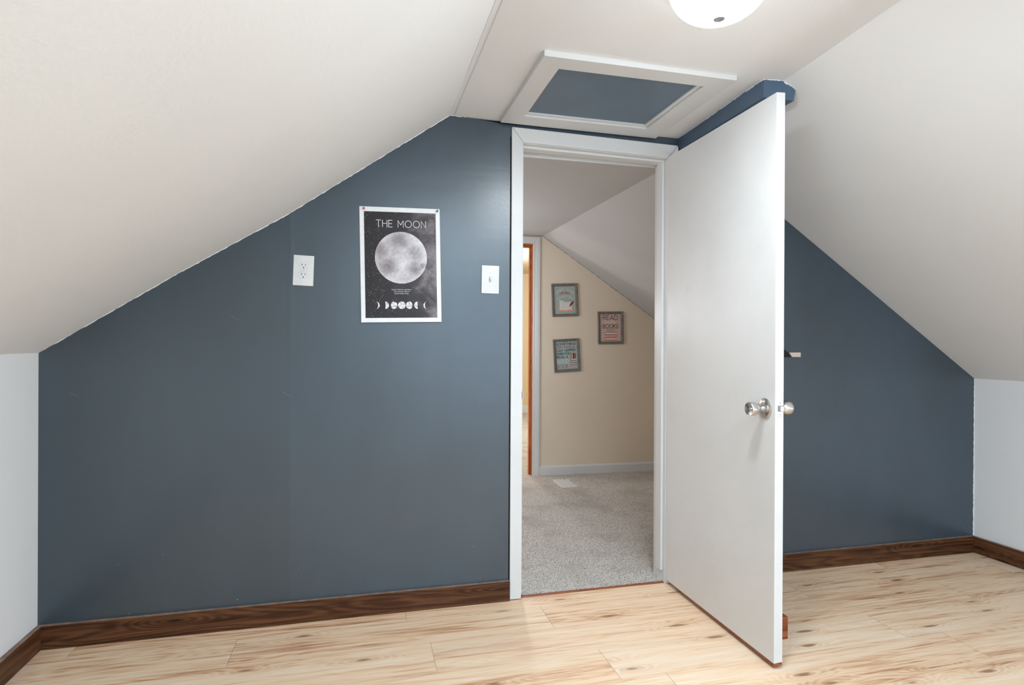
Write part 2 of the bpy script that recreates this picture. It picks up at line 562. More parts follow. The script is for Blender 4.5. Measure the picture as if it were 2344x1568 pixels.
def sheet(name, sections, mat, thick=0.03, smooth=True):
    """sections: list of (y, [(x, z)...]) ; a surface lofted between them, thickened upward."""
    b = B()
    rows = [[b.bm.verts.new((x, y, z)) for x, z in s] for y, s in sections]
    for r0, r1 in zip(rows, rows[1:]):
        for k in range(len(r0) - 1):
            b.bm.faces.new([r0[k], r0[k + 1], r1[k + 1], r1[k]])
    bmesh.ops.recalc_face_normals(b.bm, faces=b.bm.faces)
    b.bm.normal_update()
    up = sum(f.normal.z for f in b.bm.faces)
    if up > 0:
        bmesh.ops.reverse_faces(b.bm, faces=b.bm.faces)
    bmesh.ops.solidify(b.bm, geom=b.bm.faces[:], thickness=thick)
    bmesh.ops.recalc_face_normals(b.bm, faces=b.bm.faces)
    return b.done(name, mat, smooth=smooth, recalc=False)


# left slope
sec = lambda: [(XL - 0.02, ZL - 0.0145), (-0.9263, 1.4100), (-0.508, 1.6735), (CX0, 2.1413), (CX0 + 0.001, 2.1425)]
struct(sheet('ceiling', [(0.012, sec()), (YB, [(XL - 0.02, ZL - 0.0145), (-0.9263, 1.4130), (-0.508, 1.6765), (CX0 + 0.012, 2.1500), (CX0 + 0.013, 2.1512)])], M['slope']))
# flat strip with the slightly turned taping band beside the left crease; towards the right it sweeps up into a hollow
def sstep(t):
    t = min(1.0, max(0.0, t))
    return t * t * (3 - 2 * t)


def interp(pts, x):
    for (x0, z0), (x1, z1) in zip(pts, pts[1:]):
        if x <= x1:
            return z0 + (z1 - z0) * (x - x0) / (x1 - x0)
    return pts[-1][1]


def ceil_z(x, y):
    a = sstep(-y / 0.64)            # rises a little away from the gable
    d = sstep((-y - 0.55) / 0.80)   # hollow opens in front of the boxed beam
    z = 2.1405 + 0.0105 * a
    z -= 0.0030 * sstep((x - 0.5) / 0.4)
    near = 0.0 + 0.0085 * sstep((x - 1.12) / 0.22)
    deep = 0.0008 + 0.046 * sstep((x - 1.12) / 0.30)
    return z + (near * a) * (1 - d) + deep * d


ys = [0.012, -0.15, -0.30, -0.45, -0.58, -0.66, -0.74, -0.82, -0.90, -0.98, -1.07, -1.16, -1.25, -1.36, -2.0, YB]
cs = []
XC = 1.345
for y in ys:
    c_l = CX0 + 0.012 * min(1, -y / 3.7) + (0.004 if y < -0.3 else 0)
    row = [(c_l, 2.1400 + 0.0098 * sstep(-y / 0.64)), (c_l + 0.021, 2.1440 + 0.0098 * sstep(-y / 0.64)), (c_l + 0.0215, ceil_z(0.2, y))]
    row += [(0.5 + (1.0 - 0.5) * k / 4, ceil_z(0.5 + 0.5 * k / 4, y)) for k in range(5)]
    row += [(1.0 + (XC - 1.0) * k / 14, ceil_z(1.0 + (XC - 1.0) * k / 14, y)) for k in range(1, 15)]
    cs.append((y, row))
struct(sheet('ceiling', cs, M['ceil'], smooth=True))
# right slope
low0 = [(1.335, 2.1300), (1.40, 2.0890), (1.46, 2.0500), (1.62, 1.9430), (1.869, 1.7775), (2.4, 1.4255), (XR + 0.02, ZR - 0.012)]
low1 = [(1.345, 2.1530), (1.380, 2.1415), (1.403, 2.1235), (1.46, 2.0830), (1.62, 1.9680), (1.869, 1.7900), (2.4, 1.4310), (XR + 0.02, ZR - 0.010)]
low2 = [(1.345, 2.1860), (1.375, 2.1600), (1.403, 2.1370), (1.46, 2.0930), (1.62, 1.9720), (1.869, 1.7910), (2.4, 1.4310), (XR + 0.02, ZR - 0.010)]
rs = []
for y in ys:
    a = sstep(-y / 0.62)
    d = sstep((-y - 0.55) / 0.80)
    row = []
    xs = [XC + (1.47 - XC) * k / 10 for k in range(11)] + [1.62, 1.869, 2.4, XR + 0.02]
    for k, x in enumerate(xs):
        z0, z1, z2 = interp(low0, x), interp(low1, x), interp(low2, x)
        zz_ = z0 + (z1 - z0) * a
        zz_ = zz_ + (z2 - zz_) * d
        if k == 0:
            zz_ = ceil_z(XC, y)
        row.append((x, zz_))
    rs.append((y, row))
struct(sheet('ceiling', rs, M['slope_r']))

# rear gable wall with a window opening behind the camera
WX0, WX1, WZ0, WZ1 = 0.30, 2.4, 0.45, 1.90
b = B()
T = 0.1
b.box((XL - 0.1, YB - T, -0.05), (WX0, YB, 2.25))
b.box((WX1, YB - T, -0.05), (XR + 0.1, YB, 2.25))
b.box((WX0, YB - T, -0.05), (WX1, YB, WZ0))
b.box((WX0, YB - T, WZ1), (WX1, YB, 2.25))
struct(b.done('wall_back', M['knee']))
b = B()
for a, c in (((WX0, YB - .07, WZ0), (WX0 + .05, YB + .01, WZ1)), ((WX1 - .05, YB - .07, WZ0), (WX1, YB + .01, WZ1)),
             ((WX0 + .05, YB - .07, WZ0), (WX1 - .05, YB + .01, WZ0 + .05)), ((WX0 + .05, YB - .07, WZ1 - .05), (WX1 - .05, YB + .01, WZ1)),
             ((1.33, YB - .06, WZ0 + .05), (1.37, YB - .02, WZ1 - .05))):
    b.box(a, c)
struct(b.done('window_1', M['trim'], bevel=0.003))

# floors
b = B()
b.box((XL - 0.03, YB - 0.02, -0.03), (XR + 0.03, 0.006, 0.0))
struct(b.done('floor', M['floor']))
b = B()
b.box((-1.6, 0.024, -0.03), (2.75, 7.4, 0.006))
# slightly lumpy carpet surface inside the landing
struct(b.done('floor', M['carpet']))
b = B()
b.prism([(DXL - 0.002, 0.0055, -0.01), (DXR + 0.002, 0.0055, -0.01), (DXR + 0.002, 0.024, -0.01), (DXL - 0.002, 0.026, -0.01)], (0, 0, 0.0125))
struct(b.done('trim_2', M['redwood']))

# baseboards (0.0185 thick, 0.087 high, lighter sanded top edge)
HB = 0.0885


def board(name, a, bq, m, gap=0.0015):
    bb = B()
    bb.box(a, bq)
    for f in bb.bm.faces:
        if f.calc_center_median().z > max(a[2], bq[2]) - 1e-5:
            f.material_index = 1
    return struct(bb.done(name, [m, M['basetop']], recalc=True))


board('baseboard_front', (XL + 0.0185, -0.0185, 0.002), (0.4293, -0.0008, HB), M['base'])
board('baseboard_front', (DXR + 0.06, -0.0185, 0.002), (XR - 0.0185, -0.0008, HB + 0.001), M['base'])
board('baseboard_left', (XL, -3.74, 0.002), (XL + 0.0185, -0.0008, HB), M['base_y'])
board('baseboard_right', (XR - 0.0185, -3.74, 0.002), (XR, -0.0008, HB), M['base_y'])

# ------------------------------------------------------------------ door frame: casing, jambs, stop
b = B()
CO = -0.0125
zi_l, zi_r, zo_l, zo_r = 2.0490, 2.0365, 2.1135, 2.0990
b.prism([(0.4306, CO, 0.004), (DXL - 0.001, CO, 0.004), (0.4826, CO, zi_l), (0.4308, CO, zo_l)], (0, 0.0135, 0))
struct(b.done('trim_3', M['trim'], bevel=0.0025))
b = B()
b.prism([(0.4318, CO, zo_l), (0.4836, CO, zi_l), (1.1990, CO, zi_r), (1.2525, CO, zo_r)], (0, 0.0135, 0))
struct(b.done('trim_4', M['trim'], bevel=0.0025))
b = B()
b.prism([(1.2000, CO, zi_r), (1.2535, CO, zo_r), (1.2570, CO, 0.004), (1.2010, CO, 0.004)], (0, 0.0135, 0))
struct(b.done('trim_5', M['trim'], bevel=0.0025))
b = B()   # jambs
b.box((DXL - 0.019, -0.001, 0.0), (DXL, 0.112, 2.047))
b.box((DXR, -0.001, 0.0), (DXR + 0.019, 0.112, 2.047))
b.prism([(DXL, -0.001, 2.047), (DXL, -0.001, 2.062), (DXR, -0.001, 2.062), (DXR, -0.001, 2.0345)], (0, 0.113, 0))
struct(b.done('trim_6', M['trim'], bevel=0.0012))
b = B()   # door stop
b.box((DXL, 0.0225, 0.008), (DXL + 0.0105, 0.075, 2.034))
b.box((DXR - 0.0115, 0.0225, 0.055), (DXR, 0.075, 2.026))
b.prism([(DXL, 0.0225, 2.0345), (DXL, 0.0225, 2.047), (DXR, 0.0225, 2.0345), (DXR, 0.0225, 2.0240)], (0, 0.0525, 0))
b.box((DXL, 0.112, 1.98), (DXR, 0.122, 2.03)) if False else None
struct(b.done('trim_7', M['trim'], bevel=0.002))
b = B()   # landing-side casing
b.box((DXL - 0.055, 0.112, 0.006), (DXL - 0.004, 0.124, 2.075))
b.box((DXR + 0.004, 0.112, 0.006), (DXR + 0.055, 0.124, 2.068))
b.box((DXL - 0.004, 0.112, 2.025), (DXR + 0.004, 0.124, 2.068))
struct(b.done('trim_8', M['trim'], bevel=0.002))

# strike plate on the left jamb
sp = B()
sp.box((DXL, -0.006, 0.888), (DXL + 0.0018, 0.020, 0.944))
sp.box((DXL, -0.0165, 0.900), (DXL + 0.0022, -0.006, 0.932))
o = sp.done('strike_plate', M['steel'], bevel=0.0006)
tag(o, 'small steel strike plate let into the left white door jamb', 'strike plate')

# ------------------------------------------------------------------ open door
DX0, DX1 = 1.2003, 1.2350
DY0, DY1 = -0.0134, -0.7773
b = B()
b.prism([(DX0, DY0, 0.0215), (DX1, DY0 + 0.0, 0.0215), (DX1 + 0.0010, DY1, 0.0235), (DX0 + 0.0010, DY1, 0.0215)], (0, 0, 2.0185))
door = b.done('door_1', M['door'], bevel=0.0015)
struct(door)
b = B()
v_ = [b.bm.verts.new(p) for p in ((DX0 + 0.0012, DY0 - 0.04, 0.0175), (DX1 - 0.0005, DY0 - 0.04, 0.0175), (DX1, DY1 + 0.001, 0.0115), (DX0 + 0.0016, DY1 + 0.001, 0.0115),
                                  (DX0 + 0.0012, DY0 - 0.04, 0.0217), (DX1 - 0.0005, DY0 - 0.04, 0.0217), (DX1, DY1 + 0.001, 0.0217), (DX0 + 0.0016, DY1 + 0.001, 0.0217))]
for q in ((3, 2, 1, 0), (4, 5, 6, 7), (0, 1, 5, 4), (1, 2, 6, 5), (2, 3, 7, 6), (3, 0, 4, 7)):
    b.bm.faces.new([v_[i] for i in q])
o = b.done('bottom_strip', M['redwood'], door)
o['label'] = 'bare red-brown wooden strip along the bottom edge'
# knobs
KY, KZ = -0.7235, 0.9181


def knob(sgn, x0, lbl):
    k = B()
    k.lathe([(0.0, 0.0375), (0.003, 0.0372), (0.0065, 0.033), (0.009, 0.022), (0.0105, 0.0135)], (x0, KY, KZ), (sgn, 0, 0), 48)
    ro = k.done('rosette', M['steel'], door, smooth=True)
    k = B()
    k.lathe([(0.0, 0.0115), (0.018, 0.0115), (0.022, 0.0150), (0.027, 0.0195), (0.033, 0.0225), (0.042, 0.0245), (0.052, 0.0252), (0.0575, 0.0250), (0.0600, 0.0235),
             (0.0590, 0.0205), (0.0560, 0.014), (0.0545, 0.006), (0.0545, 0.0025)], (x0 + sgn * 0.008, KY, KZ), (sgn, 0, 0), 48)
    kn = k.done('door_knob', M['steel'], door, smooth=True)
    kn['label'] = lbl
    if sgn < 0:
        k = B()
        k.lathe([(0.0, 0.0048), (0.0035, 0.0048), (0.0045, 0.0035)], (x0 - 0.062, KY, KZ), (-1, 0, 0), 20)
        k.done('lock_button', M['steel'], kn, smooth=True)


knob(-1, DX0 + 0.0009, 'satin steel tulip knob on the face towards the camera')
knob(1, DX1 + 0.0009, 'satin steel tulip knob on the far face')
b = B()
b.box((1.2095, DY1 - 0.0012, 0.8935), (1.2345, DY1 + 0.001, 0.9520))
lp = b.done('latch_plate', M['steel'], door, bevel=0.0012)
b = B()
b.prism([(1.2145, DY1 - 0.001, 0.9115), (1.2145, DY1 - 0.001, 0.9335), (1.2145, DY1 - 0.011, 0.9335), (1.2145, DY1 - 0.011, 0.9115)], (0.016, 0, 0))
b.done('latch_bolt', M['steel'], lp, bevel=0.003)
for zz in (0.9015, 0.9435):
    b = B()
    b.lathe([(0, 0.0032), (0.0009, 0.0028)], (1.222, DY1 - 0.0012, zz), (0, -1, 0), 16)
    b.done('screw', M['greymetal'], lp, smooth=True)
for zz in (0.25, 1.03, 1.80):
    b = B()
    b.lathe([(0, 0.0055), (0.088, 0.0055)], (DX1 + 0.004, DY0 + 0.004, zz - 0.044), (0, 0, 1), 16)
    b.done('hinge', M['greymetal'], door, smooth=True)

# ------------------------------------------------------------------ attic hatch in the ceiling
h = empty('attic_hatch', (0.755, -0.34, 2.14))


def HL(x, y, z):
    return (x - 0.755, y + 0.34, z - 2.14)


def ht(y):      # ceiling height under the hatch at y
    return 2.1405 + 0.009 * min(1, max(0, -y / 0.66))


fo = [(0.3755, -0.0245), (1.1330, -0.0110), (1.1345, -0.6420), (0.3850, -0.6445)]     # outer corners (far-left, far-right, near-right, near-left)
fi = [(0.4580, -0.1180), (1.0350, -0.1120), (1.0440, -0.5650), (0.4640, -0.5640)]
for k in range(4):
    k2 = (k + 1) % 4
    q = [fo[k], fo[k2], fi[k2], fi[k]]
    b = B()
    lo = [b.bm.verts.new(HL(x, y, ht(y) - 0.0185)) for x, y in q]
    up = [b.bm.verts.new(HL(x, y, ht(y) + 0.003)) for x, y in q]
    b.bm.faces.new(lo)
    b.bm.faces.new(up[::-1])
    for i in range(4):
        b.bm.faces.new([lo[(i + 1) % 4], lo[i], up[i], up[(i + 1) % 4]])
    b.done('frame_board', M['trim'], h, bevel=0.0012)
# inner stepped rabbet on the wall side and right side
b = B()
ri = [(0.4600, -0.1190), (1.0330, -0.1130), (1.0420, -0.5630), (0.4650, -0.5630)]
rj = [(0.4680, -0.1330), (1.0170, -0.1280), (1.0260, -0.5600), (0.4670, -0.5600)]
for k in range(4):
    k2 = (k + 1) % 4
    q = [ri[k], ri[k2], rj[k2], rj[k]]
    lo = [b.bm.verts.new(HL(x, y, ht(y) - 0.0105)) for x, y in q]
    up = [b.bm.verts.new(HL(x, y, ht(y) + 0.002)) for x, y in q]
    b.bm.faces.new(lo)
    b.bm.faces.new(up[::-1])
    for i in range(4):
        b.bm.faces.new([lo[(i + 1) % 4], lo[i], up[i], up[(i + 1) % 4]])
b.done('inner_lip', M['trim'], h)
b = B()
pts = [HL(0.455, -0.110, ht(-0.11) - 0.004), HL(1.038, -0.105, ht(-0.105) - 0.004), HL(1.045, -0.570, ht(-0.57) - 0.004), HL(0.460, -0.570, ht(-0.57) - 0.004)]
b.prism(pts, (0, 0, 0.003))
p = b.done('hatch_panel', M['bluepanel'], h)
p['label'] = 'blue-grey painted hatch panel'
tag(h, 'white framed attic hatch with blue-grey panel in the ceiling above the doorway', 'attic hatch')

# blue boxed-in beam running from the wall along the ceiling edge
b = B()
zb0, zb1 = 2.078, 2.0855
b.prism([(1.2575, 0.0, zb0), (1.2575, 0.0, 2.139), (1.34, 0.0, 2.138), (1.39, 0.0, 2.1), (1.39, 0.0, zb0)], (0, -0.001, 0))
b.bm.free()
b = B()
A0 = [(1.2600, 0.002, 2.080), (1.2600, 0.002, 2.144), (1.335, 0.002, 2.140), (1.392, 0.002, 2.105), (1.392, 0.002, 2.080)]
A1 = [(1.2572, -0.6315, 2.0855), (1.2572, -0.6315, 2.156), (1.350, -0.6315, 2.156), (1.400, -0.6315, 2.135), (1.391, -0.6315, 2.0855)]
va = [b.bm.verts.new(p) for p in A0]
vb = [b.bm.verts.new(p) for p in A1]
b.bm.faces.new(va)
b.bm.faces.new(vb[::-1])
for i in range(5):
    b.bm.faces.new([va[(i + 1) % 5], va[i], vb[i], vb[(i + 1) % 5]])
struct(b.done('trim_9', M['bluebox']))

# crumbly ceiling paint lapping onto the top of the boxed beam
b = B()
path = []
for i in range(61):
    y = -0.6335 + 0.632 * i / 60
    x = 1.2600 + (1.2572 - 1.2600) * (y / -0.6315) - 0.0006
    path.append((Vector((x, y, ceil_z(x, y) + 0.002)), Vector((0, 0, -1))))
path = path[::-1]
for i in range(1, 26):
    x = 1.2572 + (1.392 - 1.2572) * i / 25
    z = ceil_z(min(x, XC), -0.6325) if x < XC else interp(low1, x)
    path.append((Vector((x, -0.6322, z + 0.002)), Vector((0, 0, -1))))
prev = None
for p_, d_ in path:
    w_ = random.uniform(0.0018, 0.0062) if p_.y < -0.25 else random.uniform(0.0018, 0.0030)
    cur = (b.bm.verts.new(p_), b.bm.verts.new(p_ + d_ * w_))
    if prev:
        b.bm.faces.new([prev[0], cur[0], cur[1], prev[1]])
    prev = cur
struct(b.done('trim_17', M['ceil'], recalc=False))

# ------------------------------------------------------------------ ceiling lamp
LX, LY, LZ = 0.722, -1.156, 2.128
lamp = empty('ceiling_lamp', (LX, LY, 2.1495))
b = B()
b.lathe([(0.0, 0.142), (0.012, 0.146), (0.020, 0.142), (0.022, 0.12)], (0, 0, 0), (0, 0, -1), 64)
b.done('base_pan', M['trim'], lamp, smooth=True)
b = B()
prof = []
R_, H_ = 0.134, 0.098
for i in range(22):
    a = i / 22 * (PI / 2)
    prof.append((0.018 + H_ * math.sin(a), R_ * math.cos(a) ** 0.9))
prof = [q for q in prof if q[1] > 0.0165] + [(0.018 + H_ * 0.998, 0.0150)]
b.lathe(prof, (0, 0, 0), (0, 0, -1), 64, cap=False)
b.done('glass_shade', M['shade'], lamp, smooth=True)
b = B()
b.lathe([(0.018 + H_ * 0.93, 0.0148), (0.018 + H_ * 1.0, 0.0158), (0.018 + H_ * 1.018, 0.0150), (0.018 + H_ * 1.022, 0.010), (0.018 + H_ * 1.0, 0.004)], (0, 0, 0), (0, 0, -1), 32)
fn = b.done('finial', M['greymetal'], lamp, smooth=True)
fn['label'] = 'grey metal cap at the bottom of the glass'
tag(lamp, 'lit white glass dome lamp flush on the ceiling, cut by the top of the frame', 'ceiling lamp')

# ------------------------------------------------------------------ stroke lettering
def arc(cx, cy, rx, ry, a0, a1, n=14):
    return [(cx + rx * math.cos(math.radians(a0 + (a1 - a0) * i / n)), cy + ry * math.sin(math.radians(a0 + (a1 - a0) * i / n))) for i in range(n + 1)]


G = {
    'A': (0.72, [[(0, 0), (0.36, 1), (0.72, 0)], [(0.12, 0.33), (0.60, 0.33)]]),
    'B': (0.60, [[(0, 0), (0, 1)], [(0, 1)] + arc(0.30, 0.76, 0.24, 0.24, 90, -90) + [(0, 0.52)], [(0, 0.52)] + arc(0.32, 0.26, 0.28, 0.26, 90, -90) + [(0, 0)]]),
    'C': (0.80, [arc(0.48, 0.5, 0.48, 0.5, 48, 312, 24)]),
    'D': (0.74, [[(0, 0), (0, 1)] + arc(0.26, 0.5, 0.48, 0.5, 90, -90, 20) + [(0, 0)]]),
    'E': (0.54, [[(0.54, 1), (0, 1), (0, 0), (0.54, 0)], [(0, 0.52), (0.48, 0.52)]]),
    'G': (0.86, [arc(0.48, 0.5, 0.48, 0.5, 48, 345, 26) + [(0.94, 0.45), (0.56, 0.45)]]),
    'H': (0.68, [[(0, 0), (0, 1)], [(0.68, 0), (0.68, 1)], [(0, 0.52), (0.68, 0.52)]]),
    'I': (0.0, [[(0, 0), (0, 1)]]),
    'J': (0.42, [[(0.42, 1), (0.42, 0.25)] + arc(0.19, 0.24, 0.23, 0.24, 0, -150, 10)]),
    'K': (0.62, [[(0, 0), (0, 1)], [(0.58, 1), (0, 0.42)], [(0.20, 0.60), (0.62, 0)]]),
    'L': (0.50, [[(0, 1), (0, 0), (0.50, 0)]]),
    'M': (0.84, [[(0, 0), (0, 1), (0.42, 0.35), (0.84, 1), (0.84, 0)]]),
    'N': (0.70, [[(0, 0), (0, 1), (0.70, 0), (0.70, 1)]]),
    'O': (1.0, [arc(0.5, 0.5, 0.5, 0.5, 0, 360, 36)]),
    'P': (0.58, [[(0, 0), (0, 1)], [(0, 1)] + arc(0.30, 0.73, 0.28, 0.27, 90, -90) + [(0, 0.46)]]),
    'R': (0.62, [[(0, 0), (0, 1)], [(0, 1)] + arc(0.30, 0.73, 0.28, 0.27, 90, -90) + [(0, 0.46)], [(0.28, 0.46), (0.62, 0)]]),
    'S': (0.58, [arc(0.29, 0.75, 0.25, 0.25, 30, 250, 14) + arc(0.29, 0.25, 0.29, 0.25, 80, -150, 16)]),
    'T': (0.70, [[(0, 1), (0.70, 1)], [(0.35, 1), (0.35, 0)]]),
    'U': (0.66, [[(0, 1), (0, 0.33)] + arc(0.33, 0.33, 0.33, 0.33, 180, 360, 14) + [(0.66, 1)]]),
    'V': (0.70, [[(0, 1), (0.35, 0), (0.70, 1)]]),
    'W': (1.04, [[(0, 1), (0.27, 0), (0.52, 0.85), (0.77, 0), (1.04, 1)]]),
    'Y': (0.66, [[(0, 1), (0.33, 0.48), (0.66, 1)], [(0.33, 0.48), (0.33, 0)]]),
}


def strip(bld, P, sw, y, mi=0):
    """one mitred flat band along a polyline."""
    Q = [P[0]]
    for p in P[1:]:
        if math.dist(p, Q[-1]) > 1e-6:
            Q.append(p)
    closed = math.dist(Q[0], Q[-1]) < 1e-5 and len(Q) > 3
    if closed:
        Q = Q[:-1]
    n = len(Q)
    row = []
    for i in range(n):
        p = Q[i]
        a = Q[i - 1] if (i > 0 or closed) else None
        c = Q[(i + 1) % n] if (i < n - 1 or closed) else None
        d = []
        for u, v in ((a, p), (p, c)):
            if u is not None and v is not None:
                L = math.dist(u, v)
                d.append(((v[0] - u[0]) / L, (v[1] - u[1]) / L))
        if len(d) == 2:
            tx, tz = d[0][0] + d[1][0], d[0][1] + d[1][1]
            L = math.hypot(tx, tz) or 1.0
            nx, nz = -tz / L, tx / L
            k = 1.0 / max(0.45, nx * -d[0][1] + nz * d[0][0])
            ex = ez = 0.0
        else:
            nx, nz, k = -d[0][1], d[0][0], 1.0
            sgn = 1 if a is not None else -1
            ex, ez = d[0][0] * sw * 0.45 * sgn, d[0][1] * sw * 0.45 * sgn
        h = sw / 2 * k
        row.append((bld.bm.verts.new((p[0] + ex + nx * h, y, p[1] + ez + nz * h)), bld.bm.verts.new((p[0] + ex - nx * h, y, p[1] + ez - nz * h))))
    for i in range(n if closed else n - 1):
        r0, r1 = row[i], row[(i + 1) % n]
        bld.bm.faces.new([r0[0], r0[1], r1[1], r1[0]]).material_index = mi


def letters(bld, text, x, z, hgt, y, sw, width=None, sp=0.22, space=0.42, narrow=1.0, bend=None, mi=0):
    """flat strokes facing -y. width: fit total width. bend(x, z) -> (x, z)."""
    tot = 0
    for i, ch in enumerate(text):
        tot += (space if ch == ' ' else G[ch][0] * narrow) + (sp if i < len(text) - 1 else 0)
    sx = (width / (tot * hgt)) if width else 1.0
    cx = x
    for ch in text:
        if ch == ' ':
            cx += (space + sp) * hgt * sx
            continue
        wd, strokes = G[ch]
        for j, st in enumerate(strokes):
            P = [(cx + a * narrow * hgt * sx, z + c * hgt) for a, c in st]
            if bend:
                P = [bend(*q) for q in P]
            strip(bld, P, sw, y - 0.00012 * j, mi)
        cx += (wd * narrow + sp) * hgt * sx
    return bld


def disc(bld, cx, cz, r, y, n=64, mi=0):
    bld.poly([(cx + r * math.cos(2 * PI * k / n), y, cz + r * math.sin(2 * PI * k / n)) for k in range(n)], mi)


def rect(bld, x0, z0, x1, z1, y, mi=0):
    bld.poly([(x0, y, z0), (x1, y, z0), (x1, y, z1), (x0, y, z1)], mi)


# ------------------------------------------------------------------ poster
def night_mat():
    t = NT('printed_night_sky')
    x, y, z = t.sep()
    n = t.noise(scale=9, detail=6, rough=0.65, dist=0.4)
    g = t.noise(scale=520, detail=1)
    milky_glare = t.smooth(t.math('ADD', t.math('MULTIPLY', t.math('SUBTRACT', n, 0.5), 1.2), t.math('MULTIPLY', x, 2.4)), -0.10, 0.42)  # nebula haze, plus glare painted in towards the right of the print
    v = t.math('ADD', t.math('MULTIPLY', milky_glare, 0.75), t.math('MULTIPLY', t.math('SUBTRACT', g, 0.5), 0.5))
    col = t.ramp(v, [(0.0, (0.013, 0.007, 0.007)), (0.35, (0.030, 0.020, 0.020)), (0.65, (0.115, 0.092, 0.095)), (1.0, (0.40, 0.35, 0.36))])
    d = t.vor(scale=260)
    kr = t.sep(t.vor(scale=260, out='Color'))[0]
    band = t.noise(t.mapv((6, 6, 14)), 1.0, 3)
    star = t.math('MULTIPLY', t.math('LESS_THAN', d, 0.20), t.math('GREATER_THAN', t.math('ADD', kr, t.math('MULTIPLY', t.math('SUBTRACT', t.math('SUBTRACT', band, 0.5), t.math('MULTIPLY', x, 1.2)), 0.40)), 0.955))
    col = t.mix(star, col, (0.8, 0.78, 0.76))
    return t.set(col, 0.38, spec=0.35)


def moon_mat():
    t = NT('printed_moon')
    x, y, z = t.sep()
    n = t.noise(t.mapv((1, 1, 1), loc=(3.1, 0, 1.7)), 11, 6, 0.6, 0.6)
    f = t.noise(scale=90, detail=4)

    def blob(bx, bz, r):
        dx = t.math('SUBTRACT', x, bx)
        dz = t.math('SUBTRACT', z, bz)
        return t.smooth(t.math('SQRT', t.math('ADD', t.math('MULTIPLY', dx, dx), t.math('MULTIPLY', dz, dz))), r, 0.0)
    m = blob(0.0 - 0.050, MZ - 0.040, 0.060)
    for q in ((-0.012, MZ + 0.075, 0.075), (0.058, MZ + 0.020, 0.055), (-0.085, MZ + 0.03, 0.055), (0.09, MZ - 0.035, 0.022), (0.06, MZ - 0.045, 0.05)):
        m = t.math('MAXIMUM', m, blob(*q))
    v = t.math('ADD', t.math('SUBTRACT', t.math('MULTIPLY_ADD', n, 0.9, 0.30), t.math('MULTIPLY', m, 0.50)), t.math('MULTIPLY', t.math('SUBTRACT', f, 0.5), 0.45))
    rr = t.math('SQRT', t.math('ADD', t.math('MULTIPLY', x, x), t.math('MULTIPLY', t.math('SUBTRACT', z, MZ), t.math('SUBTRACT', z, MZ))))
    v = t.math('ADD', v, t.math('MULTIPLY', t.smooth(rr, 0.09, 0.112), 0.08))
    col = t.ramp(v, [(0.15, (0.17, 0.140, 0.150)), (0.45, (0.36, 0.315, 0.325)), (0.90, (0.66, 0.63, 0.635))])
    return t.set(col, 0.32, spec=0.5)


MZ = 0.0303    # moon centre above poster centre (local)
t_ = NT('printed_small_moons')
M['moon2'] = t_.set(t_.ramp(t_.noise(scale=110, detail=3), [(0.36, (0.36, 0.32, 0.33)), (0.58, (0.80, 0.77, 0.77))]), 0.32)
poster = empty('moon_poster', (-0.0530, -0.0010, 1.4810), (0, math.radians(-1.15), 0))
PWD, PHT = 0.3375, 0.4890


def curl(z, x=0.0):         # the sheet lies on the wall on top and stands off a little at the bottom
    t_ = (PHT / 2 - z) / PHT
    return -0.0015 - 0.0075 * t_ ** 2 - 0.003 * math.sin(PI * min(1, max(0, t_))) * (1 - (x / 0.17) ** 2)


def sheet_part(name, x0, x1, z0, z1, off, mat, nz=24, nx=10, thick=0.0):
    b = B()
    g = [[b.bm.verts.new((x0 + (x1 - x0) * i / nx, curl(z0 + (z1 - z0) * j / nz, x0 + (x1 - x0) * i / nx) - off, z0 + (z1 - z0) * j / nz)) for i in range(nx + 1)] for j in range(nz + 1)]
    for j in range(nz):
        for i in range(nx):
            b.bm.faces.new([g[j][i], g[j][i + 1], g[j + 1][i + 1], g[j + 1][i]])
    return b.done(name, mat, poster, smooth=True, recalc=False)


def wrap(bld, off):        # move flat print onto the curled sheet
    for v in bld.bm.verts:
        v.co.y = curl(v.co.z, v.co.x) - off + v.co.y
    return bld


M['paper'] = flat('white_poster_paper', (0.80, 0.80, 0.80), 0.35)
M['ink'] = flat('white_print', (0.82, 0.80, 0.80), 0.35)
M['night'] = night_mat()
M['moon'] = moon_mat()
sheet_part('paper_sheet', -PWD / 2, PWD / 2, -PHT / 2, PHT / 2, 0.0, M['paper'], thick=0.0003)
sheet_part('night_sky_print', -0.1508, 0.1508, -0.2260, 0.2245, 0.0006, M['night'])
b = B()
N_ = 72
rings = [[b.bm.verts.new((0.001 + 0.1095 * rr / 8 * math.cos(2 * PI * k / N_), 0, MZ + 0.1105 * rr / 8 * math.sin(2 * PI * k / N_))) for k in range(N_)] for rr in range(1, 9)]
c_ = b.bm.verts.new((0.001, 0, MZ))
for k in range(N_):
    b.bm.faces.new([c_, rings[0][k], rings[0][(k + 1) % N_]])
    for i in range(7):
        b.bm.faces.new([rings[i][k], rings[i + 1][k], rings[i + 1][(k + 1) % N_], rings[i][(k + 1) % N_]])
wrap(b, 0.0011)
b.done('moon_print', M['moon'], poster)
for word, wx_, ww_ in (('THE', -0.1010, 0.0664), ('MOON', -0.0104, 0.1174)):
    b = letters(B(), word, wx_, 0.1600, 0.0290, 0, 0.0021, width=ww_, sp=0.27)
    wrap(b, 0.0013)
    b.done('title_lettering', M['ink'], poster)
